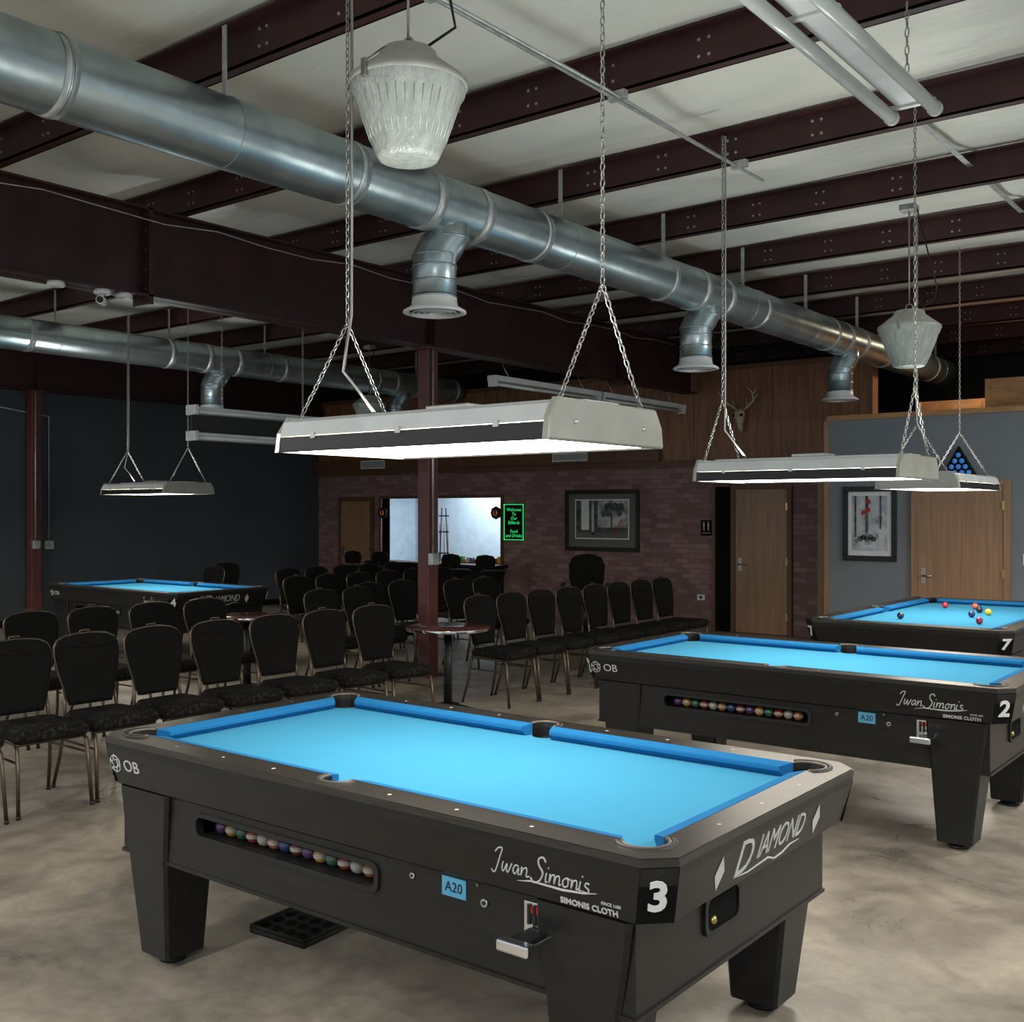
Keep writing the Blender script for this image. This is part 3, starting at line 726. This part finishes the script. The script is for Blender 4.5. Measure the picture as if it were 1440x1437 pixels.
for k in range(5):
    a=k*2*math.pi/5; c,s_=math.cos(a),math.sin(a); mb.tube([(0,0,.1),(.28*c,.28*s_,.07)],[.03,.018],M_blackpl,8); mb.sphere((.28*c,.28*s_,.03),.03,M_blackpl,10)
mb.tube([(0,0,.08),(0,0,.44)],.03,M_blackpl,12)
mb.loft([seat(.22,.24,-.23,.25,.44,.08),seat(.24,.26,-.25,.27,.48,.09),seat(.22,.24,-.23,.25,.53,.08)],M_chairf,smooth=True)
bo=[(-.19,.60),(-.24,.75),(-.25,.95),(-.2,1.05),(-.1,1.09),(0,1.1)]; bo=bo+[(-y,z) for y,z in bo[-2::-1]]
mb.loft([[(-.30-(z-.6)*.1,y*.9,.85+(z-.85)*.92) for y,z in bo],[(-.27-(z-.6)*.1,y,z) for y,z in bo],[(-.22-(z-.6)*.1,y*.95,.85+(z-.85)*.95) for y,z in bo]],M_chairf,smooth=True)
mb.tube([(-.1,0,.45),(-.28,0,.47),(-.28,0,.7)],.025,M_blackpl,8)
for s_ in(-1,1): mb.tube([(-.05,s_*.23,.47),(-.05,s_*.30,.5),(-.05,s_*.30,.68)],.015,M_blackpl,8); mb.box(-.2,.1,s_*.30-.03,s_*.30+.03,.68,.71,M_blackpl,.01)
place('office_chair',mb.mesh('oc'),(-8.2,12.1,0),math.radians(-60))
mb=MB()
mb.lathe([(.001,0),(.2,0),(.2,.012),(.03,.05),(.03,.66),(.12,.68)],(0,0,0),M_blackpl,20); mb.lathe([(.12,.68),(.19,.70),(.2,.74),(.18,.77),(.001,.775)],(0,0,0),M_chairf,24)
mb.tube([(.15*math.cos(a),.15*math.sin(a),.3) for a in [i*math.pi/8 for i in range(16)]],.01,M_chrome,6,closed=True)
mb.tube([(-.15,0,.3),(.15,0,.3)],.008,M_chrome,6)
sb=[(-.17,.80),(-.19,.93),(-.15,1.0),(0,1.02),(.15,1.0),(.19,.93),(.17,.80)]
mb.loft([[(a,-.19,z) for a,z in sb],[(a,-.155,z) for a,z in sb]],M_chairf); mb.tube([(0,-.15,.70),(0,-.2,.74),(0,-.2,.85)],.015,M_blackpl,8)
st=mb.mesh('stool')
for x in(-13.4,-12.75,-11.2,-10.5): place('bar_stool',st,(x,12.95,0))

# ---------------------------------------------------------------- wall decor
def frame(name,x0,x1,z0,z1,y,fm,art):
    mb=MB(); w=.06
    mb.box(x0,x1,y-.012,y-.002,z0,z1,M_white)
    for a in((x0,x1,z0,z0+w),(x0,x1,z1-w,z1),(x0,x0+w,z0+w,z1-w),(x1-w,x1,z0+w,z1-w)): mb.box(a[0],a[1],y-.035,y-.001,a[2],a[3],fm,.004)
    art(mb,x0,x1,z0,z1,y-.014); place(name,mb.mesh(name))
M_g1=pbr('art_grey',(.45,.47,.46),.5,col2=(.16,.17,.17),scale=5,lo=.45,hi=.6); M_g2=pbr('art_dark',(.02,.02,.02),.5,col2=(.09,.10,.08),scale=14); M_red=pbr('art_red',(.35,.02,.02),.5); M_mat=pbr('mat_board',(.12,.12,.11),.7)
def blob(mb,x,y,z,r,m,n=9): mb.face([mb.bm.verts.new((x+r*math.cos(q*2*math.pi/n)*random.uniform(.8,1.1),y,z+r*math.sin(q*2*math.pi/n)*random.uniform(.8,1.1))) for q in range(n)],m)
def art1(mb,x0,x1,z0,z1,y):
    mb.box(x0+.06,x1-.06,y-.001,y,z0+.06,z1-.06,M_mat); 
    a,b,c,d=x0+.2,x1-.2,z0+.2,z1-.16
    mb.box(a-.02,b+.02,y-.003,y-.001,c-.02,d+.02,M_white); mb.box(a,b,y-.005,y-.003,c,d,M_g2)
    mb.box(a+.10,a+.24,y-.007,y-.005,c+.12,d,M_white); mb.box(a+.40,b,y-.007,y-.005,c+.16,d,M_g1); mb.box(a,b,y-.008,y-.005,c,c+.08,M_mat)
    mb.box(a+.29,a+.33,y-.008,y-.005,c+.05,d,M_g1)
    for k in range(14): blob(mb,b-.28+random.uniform(-.16,.16),y-.0082-k*.0002,d-.17+random.uniform(-.08,.09),random.uniform(.04,.075),M_g2)
    mb.box(b-.30,b-.275,y-.012,y-.005,c+.05,d-.2,M_g2)
    for k,xx in enumerate((.06,.10,.13)): 
        v=[mb.bm.verts.new(p) for p in((b-xx-.14,y-.0125,c+.06),(b-xx-.13,y-.0125,c+.06),(b-xx+.03,y-.0125,d-.28),(b-xx+.015,y-.0125,d-.28))]; mb.face(v,M_red)
frame('framed_picture',-9.71,-8.37,1.08,2.01,YB,M_black,art1)
M_sn=pbr('art_snow',(.55,.58,.62),.5,col2=(.25,.28,.32),scale=6)
def art2(mb,x0,x1,z0,z1,y):
    a,b,c,d=x0+.11,x1-.11,z0+.12,z1-.11
    mb.box(a,b,y-.003,y,c,d,M_sn)
    for k in range(12): blob(mb,a+.08+random.uniform(-.04,.26),y-.004-k*.0002,c+.1+random.uniform(0,.5),random.uniform(.02,.05),M_g1)
    for k,xx in enumerate((a+.03,a+.16,b-.09)): mb.box(xx,xx+.022+.012*(k%2),y-.008,y-.003,c+.16+.05*k,d,M_g2)
    for k in range(5): blob(mb,a+.1+k*.04,y-.0085,c+.14+.02*(k%2),.035,M_g2)
    for k in range(6): blob(mb,a+.15+random.uniform(-.04,.05),y-.009-k*.0002,d-.12+random.uniform(-.08,.06),.03,M_red)
frame('framed_picture',-4.86,-4.22,1.10,1.98,YG,M_black,art2)
mb=MB(); x0,x1,z0,z1=-10.93,-10.53,1.22,1.80
mb.box(x0,x1,YB-.02,YB-.001,z0,z1,M_black0)
for a in((x0,x1,z0,z0+.012),(x0,x1,z1-.012,z1),(x0,x0+.012,z0,z1),(x1-.012,x1,z0,z1)): mb.box(a[0],a[1],YB-.03,YB-.02,a[2],a[3],M_green)
for k,t in enumerate(('Welcome','To','Our','Billiards','','Food','and Drinks')):
    if t: mb.text(t,.075,((x0+x1)/2,YB-.023,z1-.09-k*.07),0,M_green,ext=.001,shear=.2)
place('neon_menu_board',mb.mesh('menu'))
mb=MB(); mb.box(-7.36,-7.19,YB-.012,YB-.001,1.34,1.56,M_black0,.003)
for xx in(-7.31,-7.24):
    mb.sphere((xx,YB-.013,1.53),.011,M_print,8)
    mb.box(xx-.012,xx+.012,YB-.015,YB-.012,1.46,1.515,M_print); mb.box(xx-.009,xx-.002,YB-.015,YB-.012,1.41,1.46,M_print); mb.box(xx+.002,xx+.009,YB-.015,YB-.012,1.41,1.46,M_print)
mb.text('RESTROOM',.025,(-7.275,YB-.013,1.375),0,M_print); place('restroom_sign',mb.mesh('rs'))
mb=MB(); mb.box(-7.42,-7.30,YB-.01,YB-.001,.42,.50,M_white,.002); mb.box(-7.38,-7.34,YB-.012,YB-.01,.44,.48,M_blackpl); place('wall_outlet',mb.mesh('ol'))
for x in(-13.66,-11.07):
    mb=MB(); mb.lathe([(.10,-.02),(.11,0),(.10,.02)],(0,0,0),M_blackpl,8,False,(True,True)); mb.lathe([(.045,.021),(.045,.024)],(0,0,0),M_orange,12,False,(False,True))
    mb.text('8',.10,(0,0,0),0,M_black0,ext=.003,offset=.004,T=Matrix.Translation((0,0,.026)))
    o=place('wall_sign_round',mb.mesh('ck'),(x,YB-.055,1.66)); o.rotation_euler=(math.radians(90),0,0)
def grille(x,z,w,h):
    mb=MB(); y=YB-.10
    mb.box(x-w/2,x+w/2,y-.012,y-.001,z-h/2,z+h/2,M_white,.003)
    for k in range(int(w/.03)-1): mb.box(x-w/2+.03+k*.03,x-w/2+.042+k*.03,y-.016,y-.012,z-h/2+.02,z+h/2-.02,M_mat)
    place('air_vent_grille',mb.mesh('gr'))
grille(-13.86,2.52,.6,.15); grille(-9.57,2.52,.66,.13)
mb=MB()
mb.loft([[(w*math.cos(a),-.05-d*.5+d*.5*math.sin(a),z) for a in [i*math.pi/6 for i in range(12)]] for w,d,z in((.02,.05,-.19),(.035,.07,-.17),(.045,.10,-.08),(.075,.14,0),(.085,.15,.06),(.05,.12,.11),(.01,.05,.125))],M_bone,smooth=True)
for s_ in(-1,1):
    mb.sphere((s_*.055,-.17,.03),.025,M_black0,8)
    mb.tube([(s_*.04,-.08,.10),(s_*.11,-.08,.15),(s_*.21,-.12,.22),(s_*.23,-.19,.32),(s_*.17,-.24,.40)],[.018,.017,.014,.011,.004],M_bone,8)
    for a,b in(((s_*.10,-.08,.15),(s_*.10,-.12,.27)),((s_*.19,-.11,.21),(s_*.28,-.14,.30)),((s_*.23,-.18,.30),(s_*.30,-.2,.38))): mb.tube([a,b],[.011,.003],M_bone,6)
place('deer_skull_mount',mb.mesh('skull'),(-6.71,YB-.0,2.98))
mb=MB()
tri=[(-.2,2.07),(.2,2.07),(0,2.42)]
mb.loft([[(-3.52+a,YG-.06,z) for a,z in tri],[(-3.52+a,YG-.02,z) for a,z in tri]],M_black0)
mb.tube([(-3.52+a*.93,YG-.062,2.19+(z-2.19)*.93) for a,z in tri],.012,M_blackpl,6,closed=True)
for r_ in range(4):
    for c in range(4-r_): mb.sphere((-3.52+(c-(3-r_)/2)*.075,YG-.065,2.12+r_*.066),.030,M_bluen,8)
place('triangle_rack_sign',mb.mesh('tri'))
mb=MB(); mb.box(-2.86,-2.78,YG-.012,YG-.001,1.1,1.22,M_white,.003); mb.box(-2.83,-2.81,YG-.02,YG-.012,1.14,1.18,M_white,.002); place('light_switch',mb.mesh('ls'))
for (x0,x1,y0,y1,h) in((-3.35,-2.2,13.1,14.0,.42),(-4.6,-3.7,14.6,15.6,.35)):
    mb=MB(); t=.02; z=2.781
    mb.box(x0,x1,y0,y0+t,z,z+h,M_ply); mb.box(x0,x1,y1-t,y1,z,z+h,M_ply); mb.box(x0,x0+t,y0,y1,z,z+h,M_ply); mb.box(x1-t,x1,y0,y1,z,z+h,M_ply); mb.box(x0,x1,y0,y1,z,z+t,M_ply)
    for xx in(x0,x1-.06): mb.box(xx,xx+.06,y0-.02,y0,z,z+h,M_ply)
    place('plywood_crate',mb.mesh('crate'))
arealamp('loft_work_lamp',(-3.6,14.4,3.9),.6,.3,40,(1,.8,.55))

# ---------------------------------------------------------------- conduits, wires, cameras
mb=MB()
mb.tube([(-3.3,-3,ZP-.03),(-3.3,7.1,ZP-.03)],.012,M_galv2,8); mb.tube([(-3.26,-3,ZP-.045),(-3.27,2,ZP-.05),(-3.25,5,ZP-.04),(-3.27,6.2,ZP-.05)],.009,M_galv2,8)
for y in purl:
    if y<7: mb.box(-3.33,-3.22,y-.02,y+.02,ZP-.05,ZP,M_galv2)
place('ceiling_conduit',mb.mesh('cd'))
mb=MB(); mb.tube([(-7.36,-3+.5*k,3.98-.05*math.sin(k*1.1)**2) for k in range(33)],.005,M_galv2,6); place('beam_cable',mb.mesh('bc'))
def camdome(x,y,z,t=0):
    mb=MB(); mb.lathe([(.001,-.001),(.06,-.001),(.065,-.03),(.05,-.04),(.001,-.042)],(0,0,0),M_white,20)
    if not t: mb.tube([(0,0,-.03),(0,0,-.08)],.012,M_white,8); mb.tube([(.05,-.05,-.09),(-.06,.05,-.08)],.032,M_white,14); mb.tube([(.05,-.05,-.09),(.062,-.06,-.091)],.024,M_blackpl,12)
    place('security_camera' if not t else 'smoke_detector',mb.mesh('cam'),(x,y,z))
camdome(-7.45,4.15,3.36,1); camdome(-7.45,4.52,3.36,0); camdome(-7.45,4.7,3.36,1); camdome(-8.9,6.72,ZP-.001,0)
mb=MB(); mb.tube([(XL+.03,7.6,3.4),(XL+.03,7.6,3.2),(XL+.03,8.45,3.1),(XL+.03,8.45,1.25)],.012,M_galv2,8); mb.box(XL,XL+.06,8.38,8.52,1.12,1.25,M_galv2,.006); place('wall_conduit',mb.mesh('wc'))

# ---------------------------------------------------------------- world & camera
w=bpy.data.worlds.new('World'); scene.world=w; w.use_nodes=True
bg=w.node_tree.nodes['Background']; bg.inputs[0].default_value=(.78,.90,1.0,1); bg.inputs[1].default_value=.72
cd=bpy.data.cameras.new('Camera'); cam=bpy.data.objects.new('Camera',cd); COL.objects.link(cam)
cam.location=(0,0,1.69); cam.rotation_euler=(math.radians(90),0,math.radians(38)); cd.sensor_width=36; cd.sensor_fit='HORIZONTAL'; cd.lens=38.0; cd.clip_end=100
scene.camera=cam
